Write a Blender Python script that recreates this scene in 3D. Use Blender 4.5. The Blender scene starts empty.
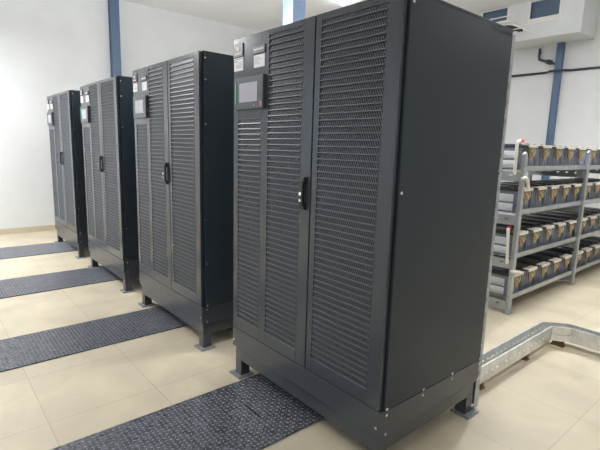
import bpy, bmesh, math, random
from mathutils import Vector, Matrix
random.seed(4)
C = bpy.context.scene.collection
scn = bpy.context.scene

# ------------------------------------------------------------------ materials
def mat(name, col, rough=.5, metal=0., emit=None, estr=0., noise=0., nscale=8., bump=0., bscale=60., spec=None):
    m = bpy.data.materials.new(name); m.use_nodes = True
    nt = m.node_tree; b = nt.nodes['Principled BSDF']
    b.inputs['Base Color'].default_value = (*col, 1)
    b.inputs['Roughness'].default_value = rough
    b.inputs['Metallic'].default_value = metal
    if spec is not None: b.inputs['Specular IOR Level'].default_value = spec
    if emit:
        b.inputs['Emission Color'].default_value = (*emit, 1); b.inputs['Emission Strength'].default_value = estr
    tc = nt.nodes.new('ShaderNodeTexCoord')
    if noise:
        n = nt.nodes.new('ShaderNodeTexNoise'); n.inputs['Scale'].default_value = nscale; n.inputs['Detail'].default_value = 5
        nt.links.new(tc.outputs['Object'], n.inputs['Vector'])
        r = nt.nodes.new('ShaderNodeValToRGB')
        r.color_ramp.elements[0].position = .3; r.color_ramp.elements[1].position = .7
        r.color_ramp.elements[0].color = (*[c*(1-noise) for c in col], 1)
        r.color_ramp.elements[1].color = (*[min(1, c*(1+noise)) for c in col], 1)
        nt.links.new(n.outputs['Fac'], r.inputs['Fac']); nt.links.new(r.outputs['Color'], b.inputs['Base Color'])
    if bump:
        n = nt.nodes.new('ShaderNodeTexNoise'); n.inputs['Scale'].default_value = bscale; n.inputs['Detail'].default_value = 4
        nt.links.new(tc.outputs['Object'], n.inputs['Vector'])
        bp = nt.nodes.new('ShaderNodeBump'); bp.inputs['Strength'].default_value = bump; bp.inputs['Distance'].default_value = .01
        nt.links.new(n.outputs['Fac'], bp.inputs['Height']); nt.links.new(bp.outputs['Normal'], b.inputs['Normal'])
    return m

M = {}
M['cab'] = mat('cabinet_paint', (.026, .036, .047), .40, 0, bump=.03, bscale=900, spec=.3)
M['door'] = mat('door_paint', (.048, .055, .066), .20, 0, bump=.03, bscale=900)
M['grille'] = mat('grille_paint', (.084, .094, .110), .33)
M['inner'] = mat('interior_dark', (.016, .017, .019), .7, noise=.5, nscale=5)
M['black'] = mat('black_plastic', (.012, .013, .015), .35)
M['bezel'] = mat('screen_bezel', (.055, .06, .068), .3)
M['screen'] = mat('screen_glass', (.36, .335, .39), .18, emit=(.62, .60, .68), estr=.06)
M['green'] = mat('green_strip', (.02, .42, .22), .3, emit=(.03, .7, .35), estr=.12)
M['red'] = mat('red_sticker', (.42, .13, .17), .5)
M['white'] = mat('white_plastic', (.80, .79, .76), .45)
M['paper'] = mat('white_paper', (.80, .80, .83), .6)
M['print'] = mat('grey_print', (.38, .38, .42), .6)
M['printred'] = mat('red_print', (.6, .2, .2), .6)
M['steel'] = mat('bright_bolt', (.75, .76, .78), .25, .9)
M['foot'] = mat('foot_paint', (.10, .11, .13), .4)
M['plate'] = mat('foot_plate_paint', (.22, .23, .245), .4)
M['galv'] = mat('galvanised_steel', (.70, .71, .70), .36, .6, noise=.14, nscale=14)
M['rack'] = mat('grey_rack_steel', (.44, .46, .47), .42, .5, noise=.12, nscale=10)
M['case'] = mat('battery_case', (.22, .245, .295), .38, noise=.22, nscale=9)
M['band'] = mat('battery_highlight_band', (.66, .68, .70), .35)  # bright reflections on the case sides, put into a paler grey
M['caplid'] = mat('battery_lid', (.05, .055, .065), .35)
M['cream'] = mat('terminal_cover', (.80, .76, .68), .45)
M['yellow'] = mat('yellow_lead', (.60, .44, .16), .45)
M['brown'] = mat('brown_lead', (.17, .08, .045), .5)
M['pale'] = mat('pale_lead', (.66, .60, .48), .5)
M['hose'] = mat('white_tube', (.82, .80, .70), .4)
M['redcap'] = mat('red_cap', (.65, .04, .07), .4)
M['wall'] = mat('wall_paint', (.74, .75, .75), .75, noise=.03, nscale=2.2, bump=.15, bscale=40)
M['ceil'] = mat('ceiling_paint', (.86, .86, .86), .8, noise=.02, nscale=2)
M['duct'] = mat('duct_paint', (.70, .72, .72), .5, noise=.03, nscale=3)
M['blue'] = mat('blue_column_paint', (.085, .145, .24), .38, noise=.12, nscale=3)
M['pipe'] = mat('dark_pipe', (.05, .05, .07), .5)
M['glass'] = mat('vent_glass', (.10, .15, .21), .12)
M['lamp'] = mat('lamp_glow', (1, 1, 1), .5, emit=(.92, .96, 1), estr=60)
M['tube'] = mat('panel_glow', (1, 1, 1), .5, emit=(1, .98, .95), estr=6)
M['skirt'] = mat('skirting_tile', (.56, .49, .36), .4, noise=.08, nscale=4)

def floor_mat():
    m = bpy.data.materials.new('beige_tiles'); m.use_nodes = True
    nt = m.node_tree; N = nt.nodes; L = nt.links; b = N['Principled BSDF']
    tc = N.new('ShaderNodeTexCoord'); mp = N.new('ShaderNodeMapping')
    T = .5625
    mp.inputs['Location'].default_value = (.452/T, -1.287/T, 0); mp.inputs['Scale'].default_value = (1/T, 1/T, 1)
    L.new(tc.outputs['Object'], mp.inputs['Vector'])
    br = N.new('ShaderNodeTexBrick'); br.offset = 0; br.squash = 1
    br.inputs['Scale'].default_value = 1; br.inputs['Brick Width'].default_value = 1; br.inputs['Row Height'].default_value = 1
    br.inputs['Mortar Size'].default_value = .0045; br.inputs['Mortar Smooth'].default_value = .2; br.inputs['Bias'].default_value = 0
    br.inputs['Color1'].default_value = (.71, .625, .46, 1); br.inputs['Color2'].default_value = (.655, .575, .425, 1)
    br.inputs['Mortar'].default_value = (.54, .46, .33, 1)
    L.new(mp.outputs['Vector'], br.inputs['Vector'])
    n = N.new('ShaderNodeTexNoise'); n.inputs['Scale'].default_value = 2.6; n.inputs['Detail'].default_value = 7; n.inputs['Distortion'].default_value = .6
    L.new(tc.outputs['Object'], n.inputs['Vector'])
    r = N.new('ShaderNodeValToRGB'); r.color_ramp.elements[0].position = .3; r.color_ramp.elements[1].position = .72
    r.color_ramp.elements[0].color = (.80, .80, .82, 1); r.color_ramp.elements[1].color = (1.0, 1.0, 1.0, 1)
    L.new(n.outputs['Fac'], r.inputs['Fac'])
    mx = N.new('ShaderNodeMix'); mx.data_type = 'RGBA'; mx.blend_type = 'MULTIPLY'; mx.inputs[0].default_value = 1
    L.new(br.outputs['Color'], mx.inputs[6]); L.new(r.outputs['Color'], mx.inputs[7])
    L.new(mx.outputs[2], b.inputs['Base Color'])
    b.inputs['Roughness'].default_value = .38
    b.inputs['Specular IOR Level'].default_value = .35
    return m
M['floor'] = floor_mat()

def tread_mat():
    m = bpy.data.materials.new('treadplate_base'); m.use_nodes = True
    nt = m.node_tree; N = nt.nodes; L = nt.links; b = N['Principled BSDF']
    tc = N.new('ShaderNodeTexCoord'); n = N.new('ShaderNodeTexNoise'); n.inputs['Scale'].default_value = 45; n.inputs['Detail'].default_value = 6
    L.new(tc.outputs['Object'], n.inputs['Vector'])
    r = N.new('ShaderNodeValToRGB'); r.color_ramp.elements[0].position = .35; r.color_ramp.elements[1].position = .7
    r.color_ramp.elements[0].color = (.045, .048, .058, 1); r.color_ramp.elements[1].color = (.19, .20, .23, 1)
    L.new(n.outputs['Fac'], r.inputs['Fac']); L.new(r.outputs['Color'], b.inputs['Base Color'])
    b.inputs['Roughness'].default_value = .30; b.inputs['Metallic'].default_value = .2
    return m
M['tread'] = tread_mat()
M['treadbar'] = mat('tread_bar', (.46, .48, .53), .28, .3)

# ------------------------------------------------------------------ mesh builder
class MB:
    def __init__(s, off=(0, 0, 0)): s.v = []; s.f = []; s.off = Vector(off)
    def quadbox(s, pts):
        n = len(s.v); s.v += [Vector(p)-s.off for p in pts]
        s.f += [tuple(n+i for i in q) for q in ((0, 3, 2, 1), (4, 5, 6, 7), (0, 1, 5, 4), (1, 2, 6, 5), (2, 3, 7, 6), (3, 0, 4, 7))]
        return s
    def box(s, x0, x1, y0, y1, z0, z1):
        return s.quadbox([(x0, y0, z0), (x1, y0, z0), (x1, y1, z0), (x0, y1, z0), (x0, y0, z1), (x1, y0, z1), (x1, y1, z1), (x0, y1, z1)])
    def tube(s, pts, r, k=6, closed=False):
        pts = [Vector(p) for p in pts]; n0 = len(s.v); m = len(pts)
        up = None
        for i, p in enumerate(pts):
            if closed: d = pts[(i+1) % m]-pts[i-1]
            else: d = (pts[min(i+1, m-1)]-pts[max(i-1, 0)])
            d.normalize()
            if up is None:
                up = Vector((0, 0, 1)) if abs(d.z) < .9 else Vector((1, 0, 0))
            a = d.cross(up).normalized(); c = a.cross(d).normalized(); up = c
            for j in range(k):
                t = 2*math.pi*j/k; s.v.append(p+a*math.cos(t)*r+c*math.sin(t)*r-s.off)
        for i in range(m if closed else m-1):
            for j in range(k):
                a0 = n0+i*k; b0 = n0+((i+1) % m)*k
                s.f.append((a0+j, a0+(j+1) % k, b0+(j+1) % k, b0+j))
        if not closed:
            s.f.append(tuple(n0+j for j in reversed(range(k)))); s.f.append(tuple(n0+(m-1)*k+j for j in range(k)))
        return s
    def disc(s, c, ax, r, h, k=10):
        c = Vector(c); ax = Vector(ax).normalized()
        return s.tube([c, c+ax*h*.6, c+ax*h], r, k) if False else s.tube([c, c+ax*h], r, k)
    def build(s, name, m, parent=None, loc=(0, 0, 0), bevel=0, smooth=False):
        me = bpy.data.meshes.new(name); me.from_pydata([tuple(v) for v in s.v], [], s.f); me.update()
        if smooth:
            for p in me.polygons: p.use_smooth = True
        me.materials.append(m)
        o = bpy.data.objects.new(name, me); C.objects.link(o); o.location = loc
        if parent: o.parent = parent
        if bevel:
            b = o.modifiers.new('bevel', 'BEVEL'); b.width = bevel; b.segments = 2; b.limit_method = 'ANGLE'
        return o

def curve(pts, n=6):
    """smooth path through the points"""
    P = [Vector(p) for p in pts]; P = [P[0]*2-P[1]]+P+[P[-1]*2-P[-2]]; out = []
    for i in range(1, len(P)-2):
        for j in range(n):
            t = j/n; a, b, c, d = P[i-1], P[i], P[i+1], P[i+2]
            out.append(.5*((2*b)+(c-a)*t+(2*a-5*b+4*c-d)*t*t+(3*b-a-3*c+d)*t**3))
    out.append(P[-2]); return out

def tag(o, label, cat, group=None, kind=None):
    o['label'] = label; o['category'] = cat
    if group: o['group'] = group
    if kind: o['kind'] = kind
    return o
def thing(name, loc, label, cat, group=None):
    o = bpy.data.objects.new(name, None); C.objects.link(o); o.location = loc; o.empty_display_size = .1
    return tag(o, label, cat, group)
def struct(o): o['kind'] = 'structure'; return o
def kids(o): return [c for c in C.objects if c.parent == o]
def copy_tree(o, parent=None):
    c = o.copy(); C.objects.link(c); c.parent = parent
    for ch in kids(o): copy_tree(ch, c)
    return c

# ------------------------------------------------------------------ room
XL, XR, YB, YF, H = -4.2, 6.55, -3.6, 6.86, 3.72
struct(MB().box(XL-.2, XR+.2, YB-.2, YF+.2, -.1, 0).build('floor', M['floor']))
struct(MB().box(XL-.2, XR+.2, YB-.2, YF+.2, H, H+.15).build('ceiling', M['ceil']))
struct(MB().box(XL-.2, XR+.2, YF, YF+.2, 0, H).build('wall_far', M['wall']))
struct(MB().box(XR, XR+.2, YB, YF, 0, H).build('wall_right', M['wall']))
struct(MB().box(XL-.2, XR+.2, YB-.2, YB, 0, H).build('wall_back', M['wall']))
# left wall with two windows
wl = MB(); wy = [(-2.2, .2), (3.6, 6.3)]; z0, z1 = .9, 2.7
wl.box(XL-.2, XL, YB, YF, 0, z0).box(XL-.2, XL, YB, YF, z1, H)
ys = [YB]+[v for w in wy for v in w]+[YF]
for i in range(0, len(ys), 2): wl.box(XL-.2, XL, ys[i], ys[i+1], z0, z1)
struct(wl.build('wall_left', M['wall']))
for i, (a, b) in enumerate(wy):
    w = MB()
    for (p, q, r, s) in ((a, b, z0, z0+.06), (a, b, z1-.06, z1), (a, a+.06, z0+.06, z1-.06), (b-.06, b, z0+.06, z1-.06), ((a+b)/2-.03, (a+b)/2+.03, z0+.06, z1-.06)):
        w.box(XL-.13, XL-.07, p, q, r, s)
    struct(w.build('window_%d' % (i+1), M['white']))
struct(MB().box(XL, XR, YF-.012, YF, 0, .085).build('baseboard_far', M['skirt']))
struct(MB().box(XR-.012, XR, YB, YF-.012, 0, .085).build('baseboard_right', M['skirt']))

# blue steel columns: box section with a shallow flange line
def column(x0, y0, s, label):
    c = MB((x0+s/2, y0+s/2, 0)); c.box(x0, x0+s, y0, y0+.012, .012, H).box(x0, x0+s, y0+s-.012, y0+s, .012, H)
    c.box(x0+.01, x0+s-.03, y0+.012, y0+s-.012, .012, H)
    r = thing('steel_column', (x0+s/2, y0+s/2, 0), label, 'column', 'blue steel columns')
    c.build('column_shaft', M['blue'], r, bevel=.002)
    MB((x0+s/2, y0+s/2, 0)).box(x0-.02, x0+s+.01, y0-.04, y0+s, 0, .012).build('base_plate', M['blue'], r)
    return r
column(1.165, 6.72, .132, 'blue steel column on the far white wall, rising behind the third cabinet')
column(1.385, 2.37, .15, 'pale blue steel column standing free just behind the two nearest cabinets')
column(6.455, 1.93, .090, 'blue steel column on the right wall under the white duct, behind the batteries')

# ------------------------------------------------------------------ UPS cabinet
W, D = 1.1527, .8253; ZT = 2.0; ZD = .3125; ZK = .192
OFF = (D/2, W/2, 0)
VENTS = [  # y0, y1, z0, z1 : openings in the doors
    (.885, 1.100, .385, 1.565), (.560, .823, .385, 1.975), (.084, .442, .385, 1.970)]
def door_mesh(ya, yb, vents):
    m = MB(OFF); x0, x1 = 0.0, .022
    ysplit = sorted(vents); cur = ya
    for (a, b, c, d) in ysplit:
        m.box(x0, x1, cur, a, ZD+.004, ZT-.004)
        m.box(x0, x1, a, b, ZD+.004, c); m.box(x0, x1, a, b, d, ZT-.004)
        cur = b
    m.box(x0, x1, cur, yb, ZD+.004, ZT-.004)
    return m
def grille(y0, y1, z0, z1, rows):
    m = MB(OFF); p = (z1-z0)/rows; rid = .0048; st = .0122; w = .0060
    m.box(.0015, .010, y0, y1, z1-.003, z1)
    for i in range(rows):
        z = z0+i*p
        # thin folded lip of each louvre, pushed a little forward
        m.quadbox([(-.0022, y0, z), (.008, y0, z), (.008, y1, z), (-.0022, y1, z), (-.001, y0, z+rid), (.008, y0, z+rid), (.008, y1, z+rid), (-.001, y1, z+rid)])
        zz0 = z+rid; zz1 = z+p-(.003 if i == rows-1 else 0); lean = (zz1-zz0)*.5
        n = int((y1-y0)/st)+2
        for k in range(-1, n):
            b0 = y1-k*st; a0 = b0-lean        # bar leans towards +y going up
            a0, a1, b0, b1 = [min(max(t, y0), y1) for t in (a0, a0-w, b0, b0-w)]
            if a0-a1 < .0005 and b0-b1 < .0005: continue
            m.quadbox([(.004, a1, zz0), (.006, a1, zz0), (.006, a0, zz0), (.004, a0, zz0), (.006, b1, zz1), (.008, b1, zz1), (.008, b0, zz1), (.006, b0, zz1)])
    return m

def make_cabinet(loc, label):
    r = thing('power_cabinet', (loc[0]+D/2, loc[1]+W/2, 0), label, 'cabinet', 'tall dark power cabinets standing in a row')
    # frame body: posts, rear panel, inner backing
    b = MB(OFF); b.box(.028, .06, .012, .05, ZD, ZT-.012).box(.028, .06, W-.05, W-.012, ZD, ZT-.012).box(D-.05, D-.012, .012, .05, ZD, ZT-.012).box(D-.05, D-.012, W-.05, W-.012, ZD, ZT-.012)
    b.box(.012, D-.012, .012, W-.012, ZD-.03, ZD)
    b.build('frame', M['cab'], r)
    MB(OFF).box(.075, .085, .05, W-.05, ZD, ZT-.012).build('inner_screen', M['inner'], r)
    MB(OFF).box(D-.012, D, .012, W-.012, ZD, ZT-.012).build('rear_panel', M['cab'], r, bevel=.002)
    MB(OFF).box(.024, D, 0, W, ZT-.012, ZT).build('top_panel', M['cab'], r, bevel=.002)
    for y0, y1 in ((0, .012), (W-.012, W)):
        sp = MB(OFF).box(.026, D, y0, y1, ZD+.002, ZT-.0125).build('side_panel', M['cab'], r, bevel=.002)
        yy = y0 if y0 == 0 else y1; dr = -1 if y0 == 0 else 1
        for x, zs in ((.036, (1.957, 1.25, .322)), (D-.012, (1.975, 1.33, .322)), (.30, (.322,)), (.545, (.322,))):
            for z in zs:
                MB(OFF).tube([(x, yy, z), (x, yy+dr*.0035, z), (x, yy+dr*.005, z)], .0068, 10).build('bolt', M['steel'], sp)
    # doors
    ld = door_mesh(.487, W-.004, VENTS[:2]).build('door', M['door'], r, bevel=.0015)
    rd = door_mesh(.014, .479, VENTS[2:]).build('door', M['door'], r, bevel=.0015)
    grille(*VENTS[0], 41).build('vent_grille', M['grille'], ld)
    grille(*VENTS[1], 55).build('vent_grille', M['grille'], ld)
    grille(*VENTS[2], 55).build('vent_grille', M['grille'], rd)
    # handle on the left door
    h = MB(OFF); h.box(-.004, 0, .503, .546, 1.118, 1.282)
    h.box(-.018, -.004, .510, .538, 1.245, 1.278).box(-.024, -.012, .513, .535, 1.135, 1.262).box(-.016, -.004, .510, .538, 1.122, 1.15)
    hd = h.build('handle', M['black'], ld, bevel=.003)
    hd['label'] = 'black swing handle with bright lock buttons'
    k = MB(OFF)
    for z, ra in ((1.200, .009), (1.168, .007)): k.tube([(-.024, .520, z), (-.031, .520, z), (-.034, .520, z)], ra, 12)
    # kick plate wraps the front and both sides
    kp = MB(OFF); kp.box(0, .012, 0, W, ZK, ZD).box(.012, D, 0, .012, ZK, ZD-.002).box(.012, D, W-.012, W, ZK, ZD-.002).box(D-.012, D, .012, W-.012, ZK, ZD-.002)
    kq = kp.build('kick_panel', M['door'], r, bevel=.002)
    for y, dr in ((0, -1), (W, 1)):
        for x in (.036, .30, .545, D-.012):
            MB(OFF).tube([(x, y, .293), (x, y+dr*.004, .293)], .0065, 10).build('bolt', M['steel'], kq)
        for x in (.036, D-.012):
            MB(OFF).tube([(x, y, .203), (x, y+dr*.004, .203)], .0065, 10).build('bolt', M['steel'], kq)
    for y in (.02, W-.02):
        MB(OFF).tube([(0, y, .235), (-.004, y, .235)], .0065, 10).build('bolt', M['steel'], kq)
    # plinth
    p = MB(OFF); i = .014
    p.box(i, .06, i, W-i, .108, ZK).box(D-.06, D-i, i, W-i, .108, ZK).box(.06, D-.06, i, .06, .108, ZK).box(.06, D-.06, W-.06, W-i, .108, ZK)
    p.build('plinth', M['door'], r, bevel=.002)
    for x0, x1, sx in ((i, .075, -1), (D-.075, D-i, 1)):
        for y0, y1, sy in ((i, .075, -1), (W-.075, W-i, 1)):
            f = MB(OFF).box(x0, x1, y0, y1, .01, .108).build('foot', M['door'], r)
            MB(OFF).box(x0-(.03 if sx < 0 else .02), x1+(.03 if sx > 0 else .02), y0-(.03 if sy < 0 else .02), y1+(.03 if sy > 0 else .02), 0, .01).build('foot_plate', M['plate'], f, bevel=.001)
    # control panel with screen
    cp = MB(OFF).box(-.020, 0, .845, 1.110, 1.612, 1.783).build('control_panel', M['bezel'], ld, bevel=.004)
    k.build('lock_button', M['steel'], ld)
    MB(OFF).box(-.0215, -.0195, .893, 1.060, 1.650, 1.750).build('screen', M['screen'], ld)
    MB(OFF).box(-.0235, -.0195, 1.091, 1.098, 1.645, 1.760).build('light_strip', M['green'], ld)
    MB(OFF).box(-.0215, -.0195, .852, .868, 1.624, 1.648).build('red_sticker', M['red'], ld)
    MB(OFF).tube([(-.02, .92, 1.630), (-.024, .92, 1.630)], .004, 8).build('indicator', M['steel'], ld)
    # name plates and paper labels
    pl = MB(OFF).box(-.006, 0, 1.052, 1.143, 1.897, 1.966).build('name_plate', M['bezel'], ld, bevel=.002)
    lg = MB(OFF)
    lg.tube([(-.006, 1.098, 1.940), (-.0075, 1.098, 1.940)], .011, 16)
    for q in range(6): lg.box(-.0075, -.006, 1.070+q*.0095, 1.0772+q*.0095, 1.910, 1.919)
    lg.build('emblem', M['white'], ld)
    MB(OFF).box(-.004, 0, 1.050, 1.145, 1.889, 1.893).build('plate_edge', M['white'], ld)
    MB(OFF).box(-.002, 0, 1.053, 1.143, 1.824, 1.886).build('paper_label', M['paper'], ld)
    pr = MB(OFF)
    for z, a, b_ in ((1.862, 1.062, 1.10), (1.852, 1.062, 1.13), (1.843, 1.062, 1.12)): pr.box(-.0028, -.002, a, b_, z, z+.003)
    pr.build('label_print', M['print'], ld)
    MB(OFF).box(-.0028, -.002, 1.108, 1.135, 1.872, 1.877).build('label_print', M['printred'], ld)
    MB(OFF).box(-.006, 0, .852, .957, 1.893, 1.932).build('name_plate', M['bezel'], ld, bevel=.002)
    lt = MB(OFF)
    for q in range(8): lt.box(-.0075, -.006, .864+q*.0108, .8722+q*.0108, 1.908, 1.917)
    lt.build('lettering', M['white'], ld)
    MB(OFF).box(-.002, 0, .858, .953, 1.824, 1.886).build('paper_label', M['paper'], ld)
    pr = MB(OFF)
    for z, a, b_ in ((1.872, .90, .945), (1.862, .88, .945), (1.852, .91, .945), (1.842, .90, .945)): pr.box(-.0028, -.002, a, b_, z, z+.003)
    pr.build('label_print', M['print'], ld)
    return r
CL = ['nearest tall dark grey cabinet, filling the middle, with perforated doors and touch screen',
      'second tall dark cabinet from the camera, between the largest cabinet and the third one',
      'third tall dark cabinet from the camera, the blue wall column rising above its top',
      'farthest and smallest looking tall dark cabinet, next to the bare far wall']
Y0 = [0, 1.5666, 3.1139, 4.7266]
c0 = make_cabinet((0, 0), CL[0])
for y, l in list(zip(Y0, CL))[1:]:
    c = copy_tree(c0); c.location = (D/2, y+W/2, 0); c['label'] = l
    sp = [k for k in kids(c) if k.name.startswith('side_panel')][0]
    for z in (1.825, 1.55, .92, .62):
        MB(OFF).tube([(.036, 0, z), (.036, -.0035, z), (.036, -.005, z)], .0075, 10).build('bolt', M['steel'], sp)

c0.scale = (1, 1.024, 1); c0.location.y = -.010+W/2*1.024

# ------------------------------------------------------------------ treadplate covers on the floor
def treadplate(y0, y1, x0, x1, label, slot=False):
    cx, cy = (x0+x1)/2, (y0+y1)/2
    r = thing('treadplate_cover', (cx, cy, 0), label, 'floor plate', 'treadplate trench covers in front of the cabinets')
    MB((cx, cy, 0)).box(x0, x1, y0, y1, 0, .008).build('plate', M['tread'], r, bevel=.0015)
    b = MB((cx, cy, 0)); st = .024; nx = int((x1-x0)/st); ny = int((y1-y0)/st)
    for i in range(nx):
        for j in range(ny):
            px = x0+.5*st+i*st; py = y0+.5*st+j*st
            L, w = .0092, .0024
            dx, dy = (.7071, .7071) if (i+j) % 2 else (.7071, -.7071)
            nx_, ny_ = -dy, dx
            q = []
            for z, sc in ((.008, 1), (.0102, .6)):
                for a, c in ((-1, 0), (0, -1), (1, 0), (0, 1)):
                    q.append((px+dx*L*a*sc+nx_*w*c*sc, py+dy*L*a*sc+ny_*w*c*sc, z))
            b.quadbox(q)
    bo = b.build('raised_bars', M['treadbar'], r); bo['kind'] = 'stuff'
    if slot:
        MB((cx, cy, 0)).box(-.150, -.139, .665, .815, .0078, .0112).build('lifting_slot', M['black'], r)
    return r
treadplate(.457, 1.05, -2.4, .55, 'nearest dark diamond treadplate cover, running under the largest cabinet', True)
treadplate(2.03, 2.555, -2.4, .65+.0, 'dark treadplate floor cover running under the second cabinet')
treadplate(3.57, 4.20, -2.4, .65, 'dark treadplate floor cover running under the third cabinet')
treadplate(5.17, 5.83, -2.4, .65, 'farthest treadplate floor cover, running under the last cabinet by the far wall')

# ------------------------------------------------------------------ slotted galvanised tray
def slot_wall(m, p0, p1, z0, z1, t=.004, pitch=.06, slot=.034, zs=None, inward=1):
    p0 = Vector((*p0, 0)); p1 = Vector((*p1, 0)); d = (p1-p0); L = d.length; d.normalize(); n = Vector((-d.y, d.x, 0))*t*inward
    def bx(a, b, c, e):
        A = p0+d*a; B = p0+d*b
        m.quadbox([(A.x, A.y, c), (B.x, B.y, c), (B.x+n.x, B.y+n.y, c), (A.x+n.x, A.y+n.y, c), (A.x, A.y, e), (B.x, B.y, e), (B.x+n.x, B.y+n.y, e), (A.x+n.x, A.y+n.y, e)])
    hs = zs or [(z0+(z1-z0)*.42, z0+(z1-z0)*.52)]
    cur = z0
    for a, b in hs:
        bx(0, L, cur, a)
        x = 0; k = max(1, int(L/pitch)); pp = L/k
        for i in range(k):
            bx(i*pp, i*pp+(pp-slot), a, b)
        cur = b
    bx(0, L, cur, z1)
TB, TT = .05, .152
near = [(.905, .085), (2.10, .088), (2.17, -.015), (2.175, -3.55)]
far = [(.905, .182), (2.145, .185), (2.275, .038), (2.275, -3.55)]
tr = thing('floor_cable_tray', (2.1, .09, 0), 'galvanised slotted cable tray low over the floor, bending behind the nearest cabinet', 'cable tray')
o = Vector((2.1, .09, 0))
m = MB(o)
for i in range(3): slot_wall(m, near[i], near[i+1], TB, TT, inward=1)
m.build('tray_side', M['galv'], tr)
m = MB(o)
for i in range(3): slot_wall(m, far[i], far[i+1], TB, TT, inward=-1)
m.build('tray_side', M['galv'], tr)
m = MB(o)   # rolled top lips
for pa, s in ((near, 1), (far, -1)):
    for i in range(3):
        a = Vector((*pa[i], 0)); b = Vector((*pa[i+1], 0)); d = (b-a).normalized(); n = Vector((-d.y, d.x, 0))*.012*s
        m.quadbox([(a.x, a.y, TT), (b.x, b.y, TT), (b.x+n.x, b.y+n.y, TT), (a.x+n.x, a.y+n.y, TT), (a.x, a.y, TT+.003), (b.x, b.y, TT+.003), (b.x+n.x, b.y+n.y, TT+.003), (a.x+n.x, a.y+n.y, TT+.003)])
m.build('tray_lip', M['galv'], tr)
m = MB(o)   # slotted bottom
def bot(a0, a1, b0, b1):   # between near edge a0-a1 and far edge b0-b1
    a0, a1, b0, b1 = [Vector((*p, 0)) for p in (a0, a1, b0, b1)]
    L = (a1-a0).length; k = max(1, int(L/.06))
    def q(s0, s1, t0, t1):
        P = lambda s, t: (a0.lerp(a1, s)).lerp(b0.lerp(b1, s), t)
        c = [P(s0, t0), P(s1, t0), P(s1, t1), P(s0, t1)]
        m.quadbox([(v.x, v.y, TB-.003) for v in c]+[(v.x, v.y, TB) for v in c])
    for t0, t1 in ((0, .16), (.32, .68), (.84, 1)): q(0, 1, t0, t1)
    for i in range(k):
        for t0, t1 in ((.16, .32), (.68, .84)): q(i/k, (i+.42)/k, t0, t1)
for i in range(3): bot(near[i], near[i+1], far[i], far[i+1])
m.build('tray_bottom', M['galv'], tr)
for x, y in ((1.10, .13), (1.72, .13), (2.17, .06)):
    MB(o).box(x-.022, x+.022, y-.045, y+.045, 0, .010).box(x-.012, x+.012, y-.04, y+.04, .010, TB-.003).build('support_block', M['brown'], tr, bevel=.002)
m = MB(o)
for x in (1.45, 2.0): m.tube([(x, .0845, .1), (x, .081, .1)], .006, 8)
m.tube([(2.169, -.05, .12), (2.165, -.05, .12)], .007, 8)
m.build('joint_bolts', M['steel'], tr)

# vertical tray behind the cabinet
vt = thing('vertical_cable_tray', (.87, .06, 0), 'narrow galvanised slotted upright tray at the back edge of the nearest cabinet', 'cable tray')
m = MB((.87, .06, 0))
hz = [(z, z+.03) for z in [i*.085+.2 for i in range(20)]]
cur = .012
for a, b in hz:
    m.box(.838, .882, .004, .008, cur, a); m.box(.838, .856, .004, .008, a, b); m.box(.864, .882, .004, .008, a, b); cur = b
m.box(.838, .882, .004, .008, cur, 1.985)
m.box(.878, .882, .008, .10, .012, 1.985).box(.838, .882, .10, .104, .012, 1.985)
m.build('tray_channel', M['rack'], vt)
MB((.87, .06, 0)).tube([(.845, .004, .385), (.845, -.002, .385)], .006, 8).build('bolt', M['steel'], vt)

# wire basket on the rear top edge of the nearest cabinet
wb = thing('wire_basket', (.85, .25, 2.0), 'white wire basket tray lying along the rear top edge of nearest cabinet', 'cable tray')
m = MB((.85, .25, 2.0))
for x, z in ((.74, 2.042), (.74, 2.004), (.84, 2.004), (.94, 2.004), (.94, 2.042)):
    m.tube([(x, -.045, z), (x, .95, z)], .0028, 5)
for y in (-.04, .06, .16, .36, .56, .76, .93):
    m.tube([(.74, y, 2.046), (.74, y, 2.003), (.94, y, 2.003), (.94, y, 2.046)], .0028, 5)
m.build('wire_mesh', M['white'], wb)
m = MB((.85, .25, 2.0))
m.tube(curve([(.72, .3, 2.014), (.76, .1, 2.02), (.80, .0, 2.03), (.86, -.04, 2.02), (.88, -.03, 1.99)]), .0028, 6)
m.tube(curve([(.74, .4, 2.012), (.79, .14, 2.03), (.84, .02, 2.045), (.90, -.01, 2.03)]), .0025, 6)
m.build('white_wires', M['white'], wb)
tag(MB((.86, .03, 2.02)).tube(curve([(.80, .10, 2.012), (.84, .04, 2.022), (.87, .015, 2.02), (.90, -.005, 2.008)]), .008, 7).build('cable_end', M['black'], None, (.86, .03, 2.02)),
    'short black cable end lying in the white wire basket, nearer the cabinet side', 'cable')
tag(MB((.93, .03, 2.02)).tube([(.90, .07, 2.018), (.925, .03, 2.024), (.945, .0, 2.02)], .008, 7).build('cable_end', M['black'], None, (.93, .03, 2.02)),
    'short black cable end lying at the outer edge of the white wire basket', 'cable')

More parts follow.
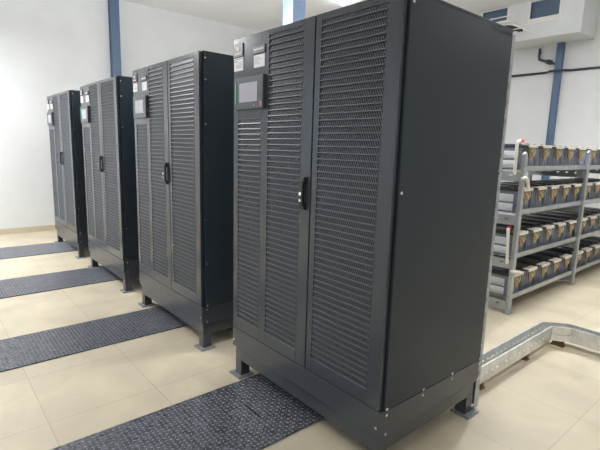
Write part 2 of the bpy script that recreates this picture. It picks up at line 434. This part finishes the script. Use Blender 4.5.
# ------------------------------------------------------------------ battery rack
RX = [2.53, 4.045, 5.56]; RY0, RY1 = .615, 1.19
RT = [.168, .548, .940, 1.318]           # top of front beams
rk = thing('battery_rack', (4.04, .9, 0), 'grey four shelf steel battery rack standing on the beige floor at right', 'rack')
o = Vector((4.04, .9, 0))
for x in RX:
    for y, ztop in ((RY0, 1.44), (RY1, 1.425)):
        if y == RY0 and x == RX[0]: ztop = 1.40
        m = MB(o); s = 1 if y == RY0 else -1
        m.box(x-.025, x+.025, y-.018*s if s > 0 else y+.014, y-.014*s if s > 0 else y+.018, .006, ztop)
        m.box(x-.025, x-.021, y-.014, y+.014, .006, ztop).box(x+.021, x+.025, y-.014, y+.014, .006, ztop)
        if y == RY0: m.tube([(x-.025, y+.001, ztop), (x-.018, y+.001, ztop+.014), (x, y+.001, ztop+.02), (x+.018, y+.001, ztop+.014), (x+.025, y+.001, ztop)], .014, 8)
        pp = m.build('post', M['rack'], rk, bevel=.001)
        MB(o).box(x-.045, x+.045, y-.03, y+.03, 0, .006).build('foot_plate', M['rack'], pp)
for zt in RT:
    for i in range(2):
        a, b = RX[i]+.0255, RX[i+1]-.0255
        for y in (RY0, RY1-.018):
            m = MB(o); m.box(a, b, y, y+.004, zt-.05, zt).box(a, b, y, y+.018, zt-.05, zt-.046).box(a, b, y, y+.012, zt-.003, zt)
            m.build('beam', M['rack'], rk)
        m = MB(o)
        for k in range(7):
            y = RY0+.03+k*.075; m.box(a, b, y, y+.045, zt-.046, zt-.04)
        m.build('shelf_slats', M['rack'], rk)
    for x in RX:
        m = MB(o); z1 = zt-.052; z0 = z1-.085
        slots = [(z0+.05, z0+.062)]
        slot_wall(m, (x-.024 if x < 4.1 else x+.024, RY0+.016), (x-.024 if x < 4.1 else x+.024, RY1-.016), z0 if zt > .2 else .03, z1, t=.004, pitch=.09, slot=.03, zs=[(z1-.04, z1-.028)], inward=-1)
        m.build('side_beam', M['rack'], rk)
m = MB(o); m.tube([(3.5, .70, .11), (4.0, .63, .05)], .005, 6); m.build('brace', M['rack'], rk)

# ------------------------------------------------------------------ batteries
BW, BD, BH = .236, .50, .222
def make_battery():
    r = thing('battery', (0, 0, 0), '', 'battery', 'front terminal batteries on the rack')
    m = MB(); w = BW/2
    m.box(-w, w, 0, BD, 0, BH-.035)
    for k in range(4):                        # vertical ribs on the face; pale side bands below imitate highlights
        x = -w+.03+k*.055; m.box(x, x+.012, -.005, 0, .01, BH-.055)
    m.build('case', M['case'], r, bevel=.003)
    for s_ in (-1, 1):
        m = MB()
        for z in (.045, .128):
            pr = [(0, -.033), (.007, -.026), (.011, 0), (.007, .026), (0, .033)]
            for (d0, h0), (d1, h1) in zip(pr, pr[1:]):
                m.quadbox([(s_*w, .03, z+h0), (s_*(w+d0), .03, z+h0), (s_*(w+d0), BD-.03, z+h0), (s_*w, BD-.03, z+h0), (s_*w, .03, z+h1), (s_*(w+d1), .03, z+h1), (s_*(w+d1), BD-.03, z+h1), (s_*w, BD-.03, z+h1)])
        m.build('highlight_band', M['band'], r)
    m = MB(); m.box(-w-.003, w+.003, .003, BD+.002, BH-.035, BH-.0085).box(-w+.03, w-.03, .08, BD-.05, BH-.008, BH)
    m.build('lid', M['caplid'], r, bevel=.003)
    m = MB(); m.box(-w+.012, w-.040, -.050, .006, BH-.010, BH-.002).box(-w+.012, w-.040, -.050, -.046, BH-.028, BH-.010)
    m.build('terminal_cover', M['cream'], r, bevel=.001)
    for s, mm in ((-1, 'brown'), (1, 'caplid')):
        MB().tube([(s*.075, .045, BH-.008), (s*.075, .045, BH+.006)], .012, 8).build('terminal_cap', M[mm], r)
    m = MB()
    m.tube(curve([(-.03, -.036, BH-.03), (-.038, -.040, .13), (-.018, -.036, .085), (.004, -.03, .12), (.008, -.036, BH-.03)], 4), .0048, 6)
    m.tube(curve([(-.045, -.03, BH-.03), (-.05, -.034, .15), (-.035, -.03, .12), (-.03, -.03, .16)], 4), .004, 6)
    m.tube(curve([(.03, -.03, BH-.03), (.034, -.032, .14), (.018, -.030, .10)], 4), .0042, 6)
    m.build('yellow_lead', M['yellow'], r, smooth=True)
    MB().tube(curve([(-.06, -.03, BH-.03), (-.065, -.034, .14), (-.045, -.03, .11), (-.02, -.027, .15)], 4), .0045, 6).build('brown_lead', M['brown'], r, smooth=True)
    MB().tube(curve([(.05, -.03, BH-.03), (.056, -.036, .15), (.03, -.034, .12), (-.01, -.046, .155), (-.05, -.046, .17)], 4), .005, 6).build('pale_lead', M['pale'], r, smooth=True)
    return r
bat = make_battery(); used = False
tiers = ['lowest rack shelf', 'rack shelf second from the floor', 'rack shelf third from the floor', 'top rack shelf']
ordn = ['first', 'second', 'third', 'fourth', 'fifth', 'sixth', 'seventh', 'eighth', 'ninth', 'tenth']
for t, zt in enumerate(RT):
    for k in range(10):
        b = bat if not used else copy_tree(bat); used = True
        bay = k // 5
        x = (2.70 if bay == 0 else 4.215)+(k % 5)*.2935
        b.location = (x, .665, zt-.0395)
        b['label'] = 'grey battery, %s from the left on the %s' % (ordn[k], tiers[t])

# white conduit tubes at the left end of the rack
def hose(pts, label, cap=None):
    r = thing('white_tube', pts[0], label, 'tube', 'white tubes at the left end of the battery rack')
    p0 = Vector(pts[0])
    MB(p0).tube(curve(pts, 6), .014, 8).build('tube', M['hose'], r, smooth=True)
    if cap:
        MB(p0).tube([Vector(cap[0]), Vector(cap[1])], .016, 8).build('red_sleeve', M['redcap'], r)
    return r
hose([(2.47, .66, 1.24), (2.47, .66, 1.38), (2.475, .665, 1.49), (2.51, .665, 1.525), (2.58, .67, 1.525)],
     'white tube with red sleeve rising at the left end of the top shelf', ((2.52, .667, 1.526), (2.59, .67, 1.526)))
hose([(2.44, .58, 1.21), (2.50, .575, 1.215), (2.56, .58, 1.18), (2.63, .60, 1.12)],
     'white tube arching over the left end of the third shelf batteries')
hose([(2.47, .64, .46), (2.47, .65, .60), (2.475, .66, .72), (2.49, .67, .765), (2.53, .68, .77)],
     'white tube with red sleeve at the left end of the second shelf', ((2.485, .672, .772), (2.54, .682, .772)))
hose([(2.40, .565, .42), (2.50, .565, .40), (2.60, .575, .372), (2.66, .60, .355)],
     'short white tube poking out at the left end of the bottom shelf')

# ------------------------------------------------------------------ duct box, pipe and conduit on the right wall
dt = thing('air_duct', (6.27, 3.2, 3.154), 'white box duct with glazed openings under the ceiling on the right wall', 'duct')
o = Vector((6.27, 3.2, 3.154)); X0 = 5.985
yR, yL = 1.53, 5.4; zb = 3.154
opens = [(1.86, 2.28, 3.456, 3.70), (2.64, 3.06, 3.513, 3.70), (3.45, 3.87, 3.513, 3.70), (4.3, 4.72, 3.513, 3.70)]
m = MB(o); cur = yR
for a, b, c, d in opens:
    m.box(X0, X0+.02, cur, a, zb, H-.001).box(X0, X0+.02, a, b, zb, c).box(X0, X0+.02, a, b, d, H-.001); cur = b
m.box(X0, X0+.02, cur, yL, zb, H-.001)
m.box(X0+.02, XR-.001, yR, yL, zb, zb+.02).box(X0+.02, XR-.001, yR, yR+.02, zb+.02, H-.001).box(X0+.02, XR-.001, yL-.02, yL, zb+.02, H-.001)
m.build('duct_shell', M['duct'], dt, bevel=.002)
m = MB(o)
for y in (2.46, 3.25, 4.1): m.box(X0-.008, X0, y-.02, y+.02, zb+.03, H-.001)
m.box(X0-.012, X0, yR, yL, zb, zb+.03).box(X0-.012, X0, yR, yR+.03, zb+.03, H-.001)
m.build('seam_flange', M['duct'], dt, bevel=.002)
for a, b, c, d in opens:
    f = MB(o).box(X0-.006, X0-.0, a-.02, b+.02, c-.07 if a < 2 else c-.03, c).box(X0-.006, X0, a-.02, a, c, d).box(X0-.006, X0, b, b+.02, c, d).build('opening_frame', M['white'], dt)
    MB(o).box(X0+.05, X0+.06, a-.02, b+.02, c-.03, d+.015).build('pane', M['glass'], f)
pr = thing('wall_valve_pipe', (6.50, 2.0, 2.84), 'dark bent pipe with a small valve beside the blue column', 'pipe')
o = Vector((6.50, 2.0, 2.84))
MB(o).tube(curve([(6.50, 2.295, 3.11), (6.50, 2.295, 2.99), (6.50, 2.285, 2.945), (6.50, 2.25, 2.925), (6.50, 2.13, 2.882), (6.50, 1.99, 2.83)], 4), .02, 8).build('pipe_run', M['pipe'], pr, smooth=True)
MB(o).tube([(6.50, 2.16, 2.894), (6.50, 2.09, 2.867)], .036, 8).tube([(6.50, 2.125, 2.88), (6.46, 2.125, 2.91)], .014, 8).build('valve', M['pipe'], pr)
MB(o).box(6.50, 6.5499, 2.285, 2.305, 3.04, 3.06).build('clip', M['pipe'], pr)
cr = thing('wall_conduit', (6.53, 1.6, 2.71), 'thin dark conduit running level along the right wall behind the battery rack', 'conduit')
MB((6.53, 1.6, 2.71)).tube([(6.53, 5.6, 2.725), (6.53, 2.16, 2.725), (6.415, 2.07, 2.722), (6.415, 1.90, 2.72), (6.53, 1.81, 2.725), (6.53, -2.5, 2.725)], .019, 8).build('conduit_run', M['pipe'], cr)
for y in (3.4, 1.2, -.6): MB((6.53, 1.6, 2.71)).box(6.51, 6.5499, y-.012, y+.012, 2.70, 2.75).build('clip', M['pipe'], cr)

# ------------------------------------------------------------------ lamps
sl = thing('ceiling_spot', (3.92, 4.27, H), 'small very bright white ceiling lamp seen just over the nearest cabinet', 'lamp')
MB((3.92, 4.27, H)).tube([(3.92, 4.27, H), (3.92, 4.27, H-.03)], .06, 16).build('lamp_base', M['white'], sl)
MB((3.92, 4.27, H)).tube([(3.92, 4.27, H-.03), (3.92, 4.27, H-.055), (3.92, 4.27, H-.07)], .045, 16).build('lamp_bulb', M['lamp'], sl)

def area(loc, rot, sx, sy, power, col, spread=180):
    l = bpy.data.lights.new('area', 'AREA'); l.shape = 'RECTANGLE'; l.size = sx; l.size_y = sy; l.energy = power; l.color = col
    l.spread = math.radians(spread)
    o = bpy.data.objects.new('light', l); C.objects.link(o); o.location = loc; o.rotation_euler = rot
    return o
FZ = 3.05
for i, (x, y, p) in enumerate(((-2.6, .6, 8), (-1.9, 5.1, 88), (3.8, -.9, 8), (3.5, .72, 38), (-1.5, -2.4, 8))):
    lt = thing('ceiling_light', (x, y, H), ['hanging white office light near the camera, on the left', 'hanging white office light over the far floor left of the cabinets', 'hanging white office light on the near right side of the room', 'hanging white office light over the battery rack', 'hanging white office light behind the camera'][i], 'lamp', 'hanging lights')
    q = MB((x, y, H)).box(x-.30, x+.30, y-.12, y+.12, FZ, FZ+.03)
    for a in (-.25, .25): q.box(x+a-.004, x+a+.004, y-.004, y+.004, FZ+.03, H)
    q.build('housing', M['white'], lt)
    MB((x, y, H)).box(x-.28, x+.28, y-.10, y+.10, FZ-.01, FZ).build('diffuser', M['tube'], lt)
    area((x, y, FZ-.015), (0, 0, 0), .56, .2, p, (.97, .98, 1))
    area((x, y, FZ+.05), (math.pi, 0, 0), .56, .2, p*(.15 if x < 0 else .9), (.94, .97, 1))
up = thing('added_uplight', (1.27, 2.44, 2.06), 'added upward lamp brightening the ceiling, hidden on the blue column behind the nearest cabinets', 'lamp')  # added lamp, out of sight behind the cabinets, to brighten the ceiling
o = (1.27, 2.44, 2.06)
MB(o).box(1.18, 1.34, 2.30, 2.58, 2.04, 2.06).box(1.18, 1.19, 2.30, 2.58, 2.06, 2.10).box(1.34, 1.3845, 2.42, 2.46, 2.0, 2.06).build('housing', M['white'], up)
MB(o).box(1.20, 1.33, 2.32, 2.56, 2.06, 2.065).build('diffuser', M['tube'], up)
area((1.265, 2.44, 2.075), (math.pi, 0, 0), .12, .22, 125, (.95, .97, 1))
# daylight through the left windows
for a, b, p in ((-2.2, .2, 14), (3.6, 6.3, 780)):
    area((XL-.25, (a+b)/2, (z0+z1)/2), (0, -math.pi/2, 0), z1-z0-.1, b-a-.1, p, (.82, .92, 1))

w = bpy.data.worlds.new('World'); scn.world = w; w.use_nodes = True
w.node_tree.nodes['Background'].inputs[0].default_value = (.75, .85, 1, 1); w.node_tree.nodes['Background'].inputs[1].default_value = 1.0

# ------------------------------------------------------------------ camera
cam = bpy.data.cameras.new('cam'); co = bpy.data.objects.new('cam', cam); C.objects.link(co); scn.camera = co
cx, cy, cz, yaw, pitch, roll, f = -1.40895, -1.10198, 1.41542, 0.86580, -0.17035, 0.02815, 449.57592
F = Vector((math.cos(pitch)*math.cos(yaw), math.cos(pitch)*math.sin(yaw), math.sin(pitch)))
R = Vector((math.sin(yaw), -math.cos(yaw), 0)); U = R.cross(F)
R2 = R*math.cos(roll)+U*math.sin(roll); U2 = -R*math.sin(roll)+U*math.cos(roll)
mw = Matrix(((R2.x, U2.x, -F.x, cx), (R2.y, U2.y, -F.y, cy), (R2.z, U2.z, -F.z, cz), (0, 0, 0, 1)))
co.matrix_world = mw
cam.sensor_width = 36; cam.lens = f*36/600; cam.clip_start = .02; cam.clip_end = 100

scn.view_settings.view_transform = 'Standard'; scn.view_settings.look = 'None'
scn.view_settings.gamma = 1; scn.view_settings.use_curve_mapping = False
scn.view_settings.exposure = 0.69
